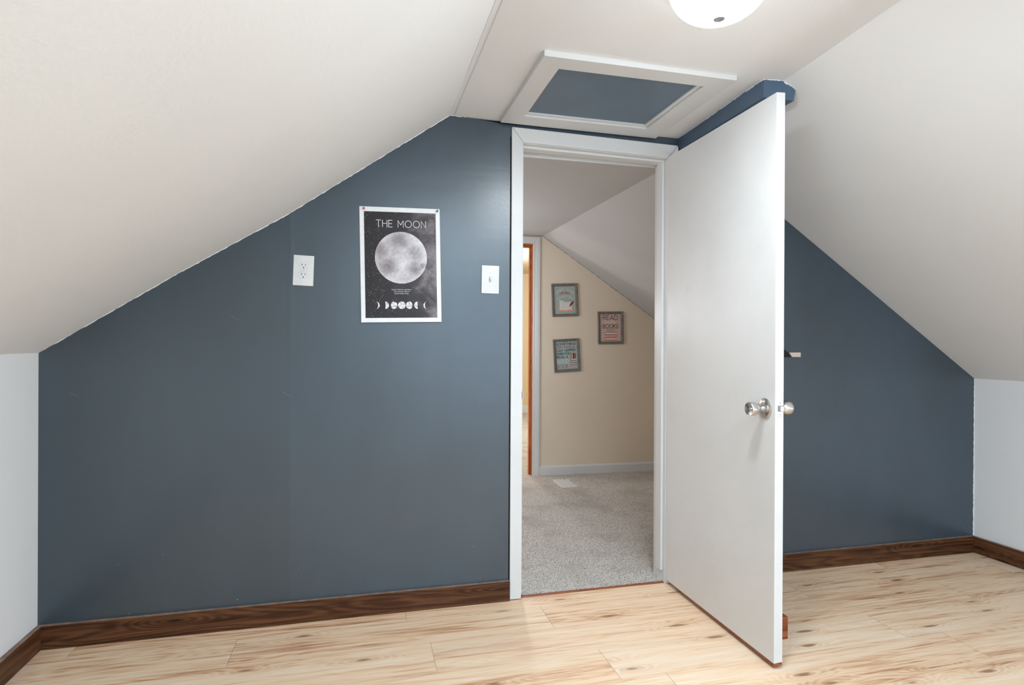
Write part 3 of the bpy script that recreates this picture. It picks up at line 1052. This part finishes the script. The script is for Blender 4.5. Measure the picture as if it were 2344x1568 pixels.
# phases
for k, (kx, lo, hi) in enumerate(((-0.108, 0.62, 1.0), (-0.0695, 0.10, 1.0), (-0.0345, -0.70, 1.0), (0.0, -1.0, 1.0), (0.0335, -1.0, 0.70), (0.0680, -1.0, -0.10), (0.1075, -1.0, -0.62))):
    b = B()
    r = 0.0158
    an = [(-PI / 2 + PI * i / 20) for i in range(21)]
    A = [b.bm.verts.new((kx + hi * r * math.cos(a), 0, r * math.sin(a) - 0.1725)) for a in an]
    C = [A[0]] + [b.bm.verts.new((kx + lo * r * math.cos(a), 0, r * math.sin(a) - 0.1725)) for a in an[1:-1]] + [A[-1]]
    for i in range(20):
        q = []
        for v_ in (A[i], A[i + 1], C[i + 1], C[i]):
            if v_ not in q:
                q.append(v_)
        b.bm.faces.new(q)
    wrap(b, 0.0012)
    b.done('moon_phase', M['moon2'], poster)


def font_text(name, body, size, x, z, y, mat, parent, align='CENTER', sx=1.0):
    c = bpy.data.curves.new(name, 'FONT')
    c.body = body
    c.size = size
    c.align_x = align
    tmp = bpy.data.objects.new('tmp', c)
    COL.objects.link(tmp)
    dg = bpy.context.evaluated_depsgraph_get()
    me = bpy.data.meshes.new_from_object(tmp.evaluated_get(dg))
    bpy.data.objects.remove(tmp)
    bpy.data.curves.remove(c)
    me.name = name
    me.materials.clear()
    me.materials.append(mat)
    for v in me.vertices:
        v.co = Vector((v.co.x * sx + x, y, v.co.y + z))
    o = bpy.data.objects.new(name, me)
    COL.objects.link(o)
    o.parent = parent
    return o


for i, (s_, ln) in enumerate((('Distance from Earth: 384 400 km', 1), ('Moon diameter: 3476 km', 1), ('Synodic Period: 29 days', 1))):
    zz = -0.1080 - 0.0083 * i
    font_text('caption_line', s_, 0.0062, 0.0, zz, curl(zz) - 0.0014, M['ink'], poster)
tag(poster, 'black and white moon phases poster titled THE MOON, pinned to the blue wall', 'poster')

for px_, cc, nm in ((-0.151, (0.55, 0.05, 0.04), 'red'), (0.158, (0.01, 0.16, 0.12), 'green')):
    pm = flat(nm + '_pin_plastic', cc, 0.25)
    a = math.radians(1.15)
    wx = -0.0530 + px_ * math.cos(a) - 0.2355 * math.sin(a)
    wz = 1.4810 + px_ * math.sin(a) + 0.2355 * math.cos(a)
    p = empty('push_pin', (wx, -0.0026, wz))
    b = B()
    b.lathe([(0.0, 0.0045), (0.0012, 0.0045), (0.002, 0.0028), (0.009, 0.0024), (0.0105, 0.0042), (0.0120, 0.0042)], (0, 0, 0), (0, -1, 0), 24)
    b.done('pin_head', pm, p, smooth=True)
    b = B()
    b.lathe([(0.0, 0.0006), (0.006, 0.0006)], (0, 0.0, 0), (0, 1, 0), 10)
    b.done('pin_point', M['steel'], p)
    tag(p, nm + ' push pin in the top ' + ('left' if px_ < 0 else 'right') + ' corner of the moon poster', 'push pin', None)

# ------------------------------------------------------------------ outlet and switch
def plate(parent, w, hgt):
    b = B()
    b.box((-w / 2, -0.0058, -hgt / 2), (w / 2, 0.0, hgt / 2))
    return b.done('wall_plate', M['plate'], parent, bevel=0.0022, seg=3, smooth=True)


def screw(parent, x, z, y=-0.0060):
    b = B()
    b.lathe([(-0.001, 0.0032), (0.0006, 0.0032), (0.0009, 0.0024)], (x, y, z), (0, -1, 0), 18)
    s_ = b.done('screw', M['plate'], parent, smooth=True)
    b = B()
    b.box((x - 0.0024, y - 0.00105, z - 0.0004), (x + 0.0024, y - 0.0008, z + 0.0004))
    b.done('screw_slot', M['plate_line'], s_)


ot = empty('power_outlet', (-0.4479, 0.0, 1.4437), (0, math.radians(1.8), 0))
plate(ot, 0.0800, 0.1245)


def stadium(r, hh, n=24):
    """NEMA face outline: circle clipped top and bottom."""
    pts = []
    a0 = math.asin(hh / r)
    for i in range(n + 1):
        a = -a0 + 2 * a0 * i / n
        pts.append((r * math.cos(a), r * math.sin(a)))
    for i in range(n + 1):
        a = PI - a0 + 2 * a0 * i / n
        pts.append((r * math.cos(a), r * math.sin(a)))
    return pts


for zc_ in (0.0193, -0.0193):
    b = B()
    b.prism([(x, -0.0045, z + zc_) for x, z in stadium(0.0178, 0.0147)], (0, -0.00145, 0))
    ring = b.done('receptacle_rim', M['plate_line'], ot)
    b = B()
    b.prism([(x, -0.0045, z + zc_) for x, z in stadium(0.0172, 0.0141)], (0, -0.0022, 0))
    face = b.done('receptacle', M['plate'], ot, bevel=0.0004)
    for sx_, hh_, nm in ((-0.0064, 0.0086, 'slot'), (0.0064, 0.0070, 'slot')):
        b = B()
        b.box((sx_ - 0.0011, -0.00685, zc_ + 0.0035 - hh_ / 2), (sx_ + 0.0011, -0.0060, zc_ + 0.0035 + hh_ / 2))
        b.done(nm, M['black'], face)
    b = B()
    b.prism([(x, -0.0060, z + zc_ - 0.0078) for x, z in [(-0.0026, -0.0022), (0.0026, -0.0022)] + arc(0, 0, 0.0026, 0.0026, 0, 180, 10)], (0, -0.00085, 0))
    b.done('ground_hole', M['black'], face)
screw(ot, 0, 0)
tag(ot, 'white two-socket power outlet, slightly tilted, left of the poster', 'outlet')

sw = empty('light_switch', (0.3368, 0.0, 1.4302), (0, math.radians(0.6), 0))
plate(sw, 0.0790, 0.1240)
b = B()
b.box((-0.0052, -0.0063, -0.0118), (0.0052, -0.0050, 0.0118))
b.done('switch_surround', M['plate_line'], sw)
b = B()
b.prism([(-0.0040, -0.0050, -0.0100), (-0.0040, -0.0070, -0.0100), (-0.0040, -0.0165, 0.0020), (-0.0040, -0.0155, 0.0072), (-0.0040, -0.0050, 0.0098)], (0.0080, 0, 0))
b.done('toggle', M['plate'], sw, bevel=0.0008)
screw(sw, 0, 0.0300)
screw(sw, 0, -0.0300)
tag(sw, 'white toggle light switch plate between the poster and the door casing', 'light switch')

# ------------------------------------------------------------------ wood pieces behind the door
b = B()
b.box((1.262, -0.5985, 0.0), (1.4045, -0.560, 0.0868))
for f in b.bm.faces:
    pass
o = b.done('wood_block', M['redwood'], bevel=0.002)
tag(o, 'short red-brown wooden block standing on the floor behind the open door', 'wood block')
b = B()
b.prism([(1.8815, -0.0002, 1.1070), (1.9488, -0.0002, 1.1072), (1.9488, -0.0002, 1.0846), (1.8993, -0.0002, 1.0846)], (0, -0.012, 0))
o = b.done('wood_strip', M['rawwood'])
tag(o, 'small bare pine strip with a slanted end on the wall right of the door', 'wood strip')
b = B()
b.prism([(1.8550, -0.0002, 1.1230), (1.8800, -0.0002, 1.1070), (1.8980, -0.0002, 1.0835), (1.8550, -0.0002, 1.0840)], (0, -0.006, 0))
o = b.done('shade_wedge', M['dark'])  # dark piece stands in for the shadow left of the pine strip
tag(o, 'dark wedge on the blue wall standing in for the shade beside the pine strip', 'shade wedge')

# ------------------------------------------------------------------ landing beyond the doorway
def wy(x):      # the far wall is not quite parallel
    return 2.3228 - (x - 1.2727) * 0.0377


HCZ = 2.0700
OX = 1.2020     # right side of the far door opening
TH = 0.115
def farpt(x, z, d=0.0):
    return (x, wy(x) + d, z)


b = B()
b.prism([farpt(OX + 0.02, -0.02), farpt(OX + 0.02, 2.10), farpt(1.290, 2.10), farpt(2.75, 1.085), farpt(2.75, -0.02)], (0.0, TH, 0))
b.prism([farpt(-1.6, 1.995), farpt(-1.6, 2.2), farpt(OX + 0.02, 2.2), farpt(OX + 0.02, 1.995)], (0.0, TH, 0))
b.prism([farpt(-1.6, -0.02), farpt(-1.6, 2.0), farpt(0.40, 2.0), farpt(0.40, -0.02)], (0.0, TH, 0))
struct(b.done('wall_landing', M['beige']))
# landing ceilings
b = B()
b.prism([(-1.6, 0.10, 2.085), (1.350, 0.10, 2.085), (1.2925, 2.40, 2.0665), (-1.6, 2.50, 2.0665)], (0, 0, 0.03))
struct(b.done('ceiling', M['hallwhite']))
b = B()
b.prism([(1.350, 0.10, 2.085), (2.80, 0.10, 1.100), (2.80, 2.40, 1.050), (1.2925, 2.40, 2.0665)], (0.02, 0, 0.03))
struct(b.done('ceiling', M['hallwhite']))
b = B()
b.box((2.70, 0.10, -0.02), (2.75, 2.40, 1.25))
b.box((-1.65, 0.10, -0.02), (-1.6, 7.4, 2.2))
struct(b.done('wall_side', M['beige']))
b = B()   # landing side of the shared wall
b.box((-1.6, 0.095, -0.02), (DXL - 0.02, 0.111, 2.09))
b.box((DXR + 0.02, 0.095, -0.02), (2.70, 0.111, 2.12))
b.box((DXL - 0.02, 0.095, 2.055), (DXR + 0.02, 0.111, 2.12))
struct(b.done('wall_inner', M['beige']))
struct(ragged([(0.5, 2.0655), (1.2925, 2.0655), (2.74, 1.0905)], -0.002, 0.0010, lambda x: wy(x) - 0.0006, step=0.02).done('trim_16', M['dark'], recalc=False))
# landing baseboard
b = B()
pr = [(0, 0.004), (-0.0125, 0.004), (-0.0125, 0.070), (-0.008, 0.080), (-0.003, 0.0845), (0, 0.0845)]
va = [b.bm.verts.new((1.2655, wy(1.2655) + d, z + 0.002)) for d, z in pr]
vb = [b.bm.verts.new((2.70, wy(2.70) + d, z + 0.0015)) for d, z in pr]
b.bm.faces.new(va)
b.bm.faces.new(vb[::-1])
for i in range(len(pr)):
    b.bm.faces.new([va[(i + 1) % len(pr)], va[i], vb[i], vb[(i + 1) % len(pr)]])
struct(b.done('baseboard_landing', M['trim']))
# far doorway casing, orange-brown jamb and brass strike
b = B()
x0, x1 = 1.2065, 1.2650
prf = [(x0, 0), (x0, -0.010), (x0 + 0.006, -0.012), (x0 + 0.022, -0.012), (x0 + 0.026, -0.015), (x0 + 0.034, -0.015), (x0 + 0.038, -0.017), (x1, -0.017), (x1, 0)]
va = [b.bm.verts.new((x, wy(x) + d, 0.004)) for x, d in prf]
vb = [b.bm.verts.new((x, wy(x) + d, 1.9955 + (x - x0))) for x, d in prf]
b.bm.faces.new(va)
b.bm.faces.new(vb[::-1])
for i in range(len(prf)):
    b.bm.faces.new([va[(i + 1) % len(prf)], va[i], vb[i], vb[(i + 1) % len(prf)]])
struct(b.done('trim_10', M['trim']))
b = B()
b.prism([farpt(0.50, 1.9955, -0.013), farpt(0.50, 2.053, -0.016), farpt(1.2648, 2.053, -0.017), farpt(1.2065, 1.9955, -0.010)], (0, 0.012, 0))
struct(b.done('trim_11', M['trim'], bevel=0.001))
b = B()
b.box((1.2025, wy(1.2) + 0.001, 0.003), (1.2220, wy(1.2) + TH, 1.992))
b.box((1.1900, wy(1.2) + 0.040, 0.003), (1.2025, wy(1.2) + 0.075, 1.980))
b.box((0.40, wy(1.2) + 0.001, 1.983), (1.2025, wy(1.2) + TH, 1.996))
b.box((0.40, wy(1.2) + 0.040, 1.970), (1.1900, wy(1.2) + 0.075, 1.983))
struct(b.done('trim_12', M['orangewood'], bevel=0.001))
b = B()
b.box((1.2005, wy(1.2) + 0.008, 0.955), (1.2025, wy(1.2) + 0.034, 1.015))
b.box((1.2000, wy(1.2) + 0.014, 0.970), (1.2015, wy(1.2) + 0.026, 1.000), 1)
o = b.done('strike_plate', [M['brass'], M['black']], bevel=0.0)
tag(o, 'brass strike plate on the orange-brown jamb of the far doorway', 'strike plate')
# floor register in the carpet
vent = empty('floor_vent', (1.385, 1.985, 0.006), (0, 0, math.radians(-2)))
b = B()
b.box((-0.066, -0.140, 0), (0.066, 0.140, 0.006))
b.done('vent_frame', M['trim'], vent, bevel=0.002)
for i in range(14):
    for sx_ in (-0.030, 0.030):
        pass
b = B()
for i in range(12):
    yy = -0.110 + i * 0.020
    b.box((-0.048, yy - 0.0045, 0.0055), (-0.006, yy + 0.0045, 0.0075))
    b.box((0.006, yy - 0.0045, 0.0055), (0.048, yy + 0.0045, 0.0075))
b.done('louvers', M['trim'], vent)
b = B()
b.box((0.030, 0.118, 0.006), (0.040, 0.124, 0.012))
b.done('damper_lever', M['greymetal'], vent)
tag(vent, 'white metal floor register in the landing carpet below the framed prints', 'floor vent')

# ------------------------------------------------------------------ room seen through the far doorway
b = B()
b.box((0.0, 6.66, 0.0), (4.6, 6.72, 2.4))
b.box((4.0, 2.45, 0.0), (4.06, 6.7, 2.4))
b.box((-1.6, 6.66, 0.0), (0.0, 6.72, 2.4))
struct(b.done('wall_bedroom', M['cream']))
b = B()
b.box((-1.6, 2.44, 2.25), (4.2, 6.8, 2.30))
struct(b.done('ceiling', M['cream']))
b = B()
b.box((2.75, 2.0, -0.03), (4.2, 7.4, 0.006))
struct(b.done('floor', M['carpet']))
b = B()
b.box((0.0, 6.645, 0.006), (4.0, 6.66, 0.135))
struct(b.done('baseboard_bedroom', M['trim'], bevel=0.004))

# ------------------------------------------------------------------ framed prints on the landing wall
def frame_wood():
    t = NT('weathered_grey_frame_wood')
    n = t.noise(t.mapv((30, 30, 160)), 1.0, 4, 0.6)
    n2 = t.noise(scale=22, detail=3)
    col = t.ramp(t.math('MULTIPLY_ADD', n2, 0.5, t.math('MULTIPLY', n, 0.5)), [(0.35, (0.115, 0.100, 0.088)), (0.65, (0.21, 0.195, 0.175))])
    return t.set(col, 0.5, spec=0.4)


M['frame'] = frame_wood()
col_ = dict(sage=(0.36, 0.42, 0.385), aqua=(0.38, 0.49, 0.47), blush=(0.60, 0.44, 0.38), blackink=(0.012, 0.014, 0.016), redink=(0.36, 0.055, 0.05),
            white=(0.68, 0.70, 0.65), cream=(0.72, 0.66, 0.56), orange=(0.72, 0.34, 0.16), maroon=(0.22, 0.012, 0.018), pale=(0.70, 0.60, 0.55),
            pink=(0.70, 0.33, 0.30), green=(0.17, 0.30, 0.22), coral=(0.58, 0.20, 0.12), page=(0.66, 0.66, 0.62))
INK = {k: flat(k + '_print', v, 0.45) for k, v in col_.items()}
FW, FH, FB = 0.2355, 0.2840, 0.0225


def picture(x, z, ang, artname, label):
    yaw = -math.atan(0.0377)
    e = empty('framed_print', (x, wy(x) - 0.0012, z), (0, math.radians(-ang), yaw))
    o4 = [(-FW / 2, -FH / 2), (FW / 2, -FH / 2), (FW / 2, FH / 2), (-FW / 2, FH / 2)]
    i4 = [(-FW / 2 + FB, -FH / 2 + FB), (FW / 2 - FB, -FH / 2 + FB), (FW / 2 - FB, FH / 2 - FB), (-FW / 2 + FB, FH / 2 - FB)]
    b = B()
    prof = [(0.0, 0.0), (0.0, -0.014), (0.25, -0.017), (0.7, -0.013), (0.85, -0.012), (1.0, -0.006), (1.0, 0.0)]
    loops = []
    for t_, d in prof:
        loops.append([b.bm.verts.new((o4[k][0] + (i4[k][0] - o4[k][0]) * t_, d, o4[k][1] + (i4[k][1] - o4[k][1]) * t_)) for k in range(4)])
    for a in range(len(loops) - 1):
        for k in range(4):
            b.bm.faces.new([loops[a][k], loops[a][(k + 1) % 4], loops[a + 1][(k + 1) % 4], loops[a + 1][k]])
    b.done('frame', M['frame'], e)
    b = B()
    b.box((-FW / 2 + 0.018, -0.0045, -FH / 2 + 0.018), (FW / 2 - 0.018, -0.001, FH / 2 - 0.018))
    b.done('backing_print', INK[artname], e)
    tag(e, label, 'framed print', 'framed reading prints on the landing wall')
    return e


W2, H2 = FW / 2 - FB, FH / 2 - FB
YI = -0.0050


def ax(u): return -W2 + 2 * W2 * u          # 0..1 left to right
def az(v): return H2 - 2 * H2 * v           # 0..1 top to bottom


# 1: JUST ONE MORE CHAPTER
e1 = picture(1.4925, 1.5185, 2.4, 'sage', 'grey framed green print JUST ONE MORE CHAPTER, the upper left one on the beige wall')
def bender(R, cx, cz):
    def f(x, z):
        a = (x - cx) / R
        rr = R + (z - cz)
        return (cx + rr * math.sin(a), cz - R + rr * math.cos(a))
    return f
b = letters(B(), 'JUST', -0.083, az(0.155), 0.0180, YI, 0.0028, width=0.0750, sp=0.34, bend=bender(0.112, 0.0, az(0.155)))
b.done('white_lettering', INK['white'], e1)
b = letters(B(), 'ONE', 0.0182, az(0.155), 0.0180, YI, 0.0028, width=0.0648, sp=0.34, bend=bender(0.112, 0.0, az(0.155)))
b.done('white_lettering', INK['white'], e1)
b = letters(B(), 'CHAPTER', -0.070, az(0.395), 0.0165, YI, 0.0026, width=0.142, sp=0.36, bend=bender(0.100, 0.0, az(0.395)))
b.done('white_lettering', INK['white'], e1)
b = letters(B(), 'MORE', -0.040, az(0.280), 0.0185, YI, 0.0030, width=0.080, sp=0.25, bend=bender(0.18, 0.0, az(0.280)))
b.done('red_lettering', INK['redink'], e1)
b = B()
b.poly([(ax(0.20), YI, az(0.90)), (ax(0.52), YI, az(0.93)), (ax(0.85), YI, az(0.90)), (ax(0.85), YI, az(0.68)), (ax(0.20), YI, az(0.60))])
b.done('orange_book_cover', INK['orange'], e1)
b = B()
y_ = YI - 0.0004
b.poly([(ax(0.235), y_, az(0.855)), (ax(0.52), y_, az(0.875)), (ax(0.52), y_, az(0.585)), (ax(0.44), y_, az(0.535)), (ax(0.34), y_, az(0.515)), (ax(0.235), y_, az(0.50))])
b.poly([(ax(0.52), y_, az(0.875)), (ax(0.815), y_, az(0.855)), (ax(0.815), y_, az(0.575)), (ax(0.70), y_, az(0.565)), (ax(0.60), y_, az(0.570)), (ax(0.52), y_, az(0.585))])
b.done('white_book_pages', INK['page'], e1)
b = B()
y_ = YI - 0.0008
fe = []
for i in range(13):
    t_ = i / 12
    cx_, cz_ = ax(0.70 + 0.22 * t_), az(0.735 - 0.20 * t_)
    wd_ = 0.0012 + 0.0085 * math.sin(PI * min(1, t_ * 1.02)) ** 0.8
    fe.append((cx_, cz_, wd_))
L1 = [(cx_ - wd_ * 0.75, y_, cz_ + wd_ * 0.55) for cx_, cz_, wd_ in fe]
L2 = [(cx_ + wd_ * 0.75, y_, cz_ - wd_ * 0.55) for cx_, cz_, wd_ in fe]
for i in range(12):
    b.poly([L1[i], L2[i], L2[i + 1], L1[i + 1]])
b.done('dark_red_quill', INK['maroon'], e1)

# 2: SOMETHING VERY MAGICAL CAN HAPPEN WHEN YOU READ A GOOD BOOK
e2 = picture(1.5110, 1.0400, 3.2, 'aqua', 'grey framed blue-green print SOMETHING VERY MAGICAL, hanging tilted below the other left print')
b = letters(B(), 'SOMETHING', ax(0.03), az(0.130), 0.0200, YI, 0.0036, width=0.174, sp=0.26)
b.done('black_lettering', INK['blackink'], e2)
b = letters(B(), 'CAN HAPPEN', ax(0.03), az(0.360), 0.0190, YI, 0.0036, width=0.174, sp=0.22, space=0.6)
b.done('black_lettering', INK['blackink'], e2)
b = letters(B(), 'WHEN YOU', ax(0.03), az(0.475), 0.0175, YI, 0.0034, width=0.122, sp=0.14, space=0.12)
b.done('black_lettering', INK['blackink'], e2)
b = letters(B(), 'READ A', ax(0.03), az(0.600), 0.0190, YI, 0.0034, width=0.100, sp=0.24, space=0.4)
b.done('black_lettering', INK['blackink'], e2)
b = letters(B(), 'VERY MAGICAL', ax(0.03), az(0.245), 0.0175, YI, 0.0028, width=0.172, sp=0.22, space=0.4)
b.done('red_lettering', INK['redink'], e2)
b = letters(B(), 'BOOK', ax(0.03), az(0.960), 0.0295, YI, 0.0032, width=0.100, sp=0.20, narrow=0.72)
b.done('red_lettering', INK['redink'], e2)
b = letters(B(), 'GOOD', ax(0.03), az(0.775), 0.0300, YI, 0.0032, width=0.102, sp=0.20, narrow=0.72)
b.done('white_lettering', INK['white'], e2)


def books_stack(parent, x0, x1, zs, hh, covers, flip):
    for i, (z0, c, fl) in enumerate(zip(zs, covers, flip)):
        b = B()
        L = 0.010
        if fl:
            pts = [(x0, z0), (x1 - L / 2, z0)] + arc(x1 - L / 2, z0 + hh / 2, L / 2, hh / 2, -90, 90, 8) + [(x0, z0 + hh)]
        else:
            pts = [(x1, z0 + hh), (x0 + L / 2, z0 + hh)] + arc(x0 + L / 2, z0 + hh / 2, L / 2, hh / 2, 90, 270, 8) + [(x1, z0)]
        b.poly([(u, YI, v) for u, v in pts])
        b.done('book_cover', INK[c], parent)
        b = B()
        m_ = hh * 0.2
        if fl:
            rect(b, x0, z0 + m_, x1 - 0.004, z0 + hh - m_, YI - 0.0004)
        else:
            rect(b, x0 + 0.004, z0 + m_, x1, z0 + hh - m_, YI - 0.0004)
        b.done('book_pages', INK['pale'], parent)


books_stack(e2, ax(0.66), ax(0.95), [az(0.94), az(0.855), az(0.775), az(0.70)], 0.0150, ['redink', 'blackink', 'blackink', 'redink'], [False, True, False, False])
b = B()
rect(b, ax(0.80), az(0.625), ax(0.85), az(0.43), YI)
b.done('black_standing_book', INK['blackink'], e2)
b = B()
rect(b, ax(0.86), az(0.625), ax(0.93), az(0.43), YI)
b.done('red_standing_book', INK['redink'], e2)
b = B()
b.poly([(ax(0.64), YI, az(0.62)), (ax(0.70), YI, az(0.63)), (ax(0.78), YI, az(0.42)), (ax(0.72), YI, az(0.40))])
b.done('coral_leaning_book', INK['coral'], e2)

# 3: READ MORE BOOKS
e3 = picture(1.9130, 1.2820, 1.0, 'blush', 'grey framed pink print READ MORE BOOKS, the lone one further right under the sloped ceiling')
b = letters(B(), 'READ', ax(0.13), az(0.205), 0.0400, YI, 0.0044, width=0.138, sp=0.24)
b.done('black_lettering', INK['blackink'], e3)
b = letters(B(), 'BOOKS', ax(0.13), az(0.500), 0.0300, YI, 0.0040, width=0.140, sp=0.16, narrow=0.8)
b.done('black_lettering', INK['blackink'], e3)
b = B()
rect(b, ax(0.13), az(0.532), ax(0.88), az(0.522), YI)
b.done('underline', INK['blackink'], e3)
b = letters(B(), 'MORE', ax(0.26), az(0.335), 0.0240, YI, 0.0026, width=0.092, sp=0.14, narrow=0.9)
b.done('white_lettering', INK['white'], e3)
b = B()
rect(b, ax(0.30), az(0.600), ax(0.72), az(0.575), YI)
b.done('green_pencil', INK['green'], e3)
books_stack(e3, ax(0.20), ax(0.82), [az(0.765), az(0.965)], 0.0270, ['redink', 'redink'], [False, False])
b = B()
rect(b, ax(0.24), az(0.845), ax(0.82), az(0.785), YI)
b.done('pink_book', INK['pink'], e3)
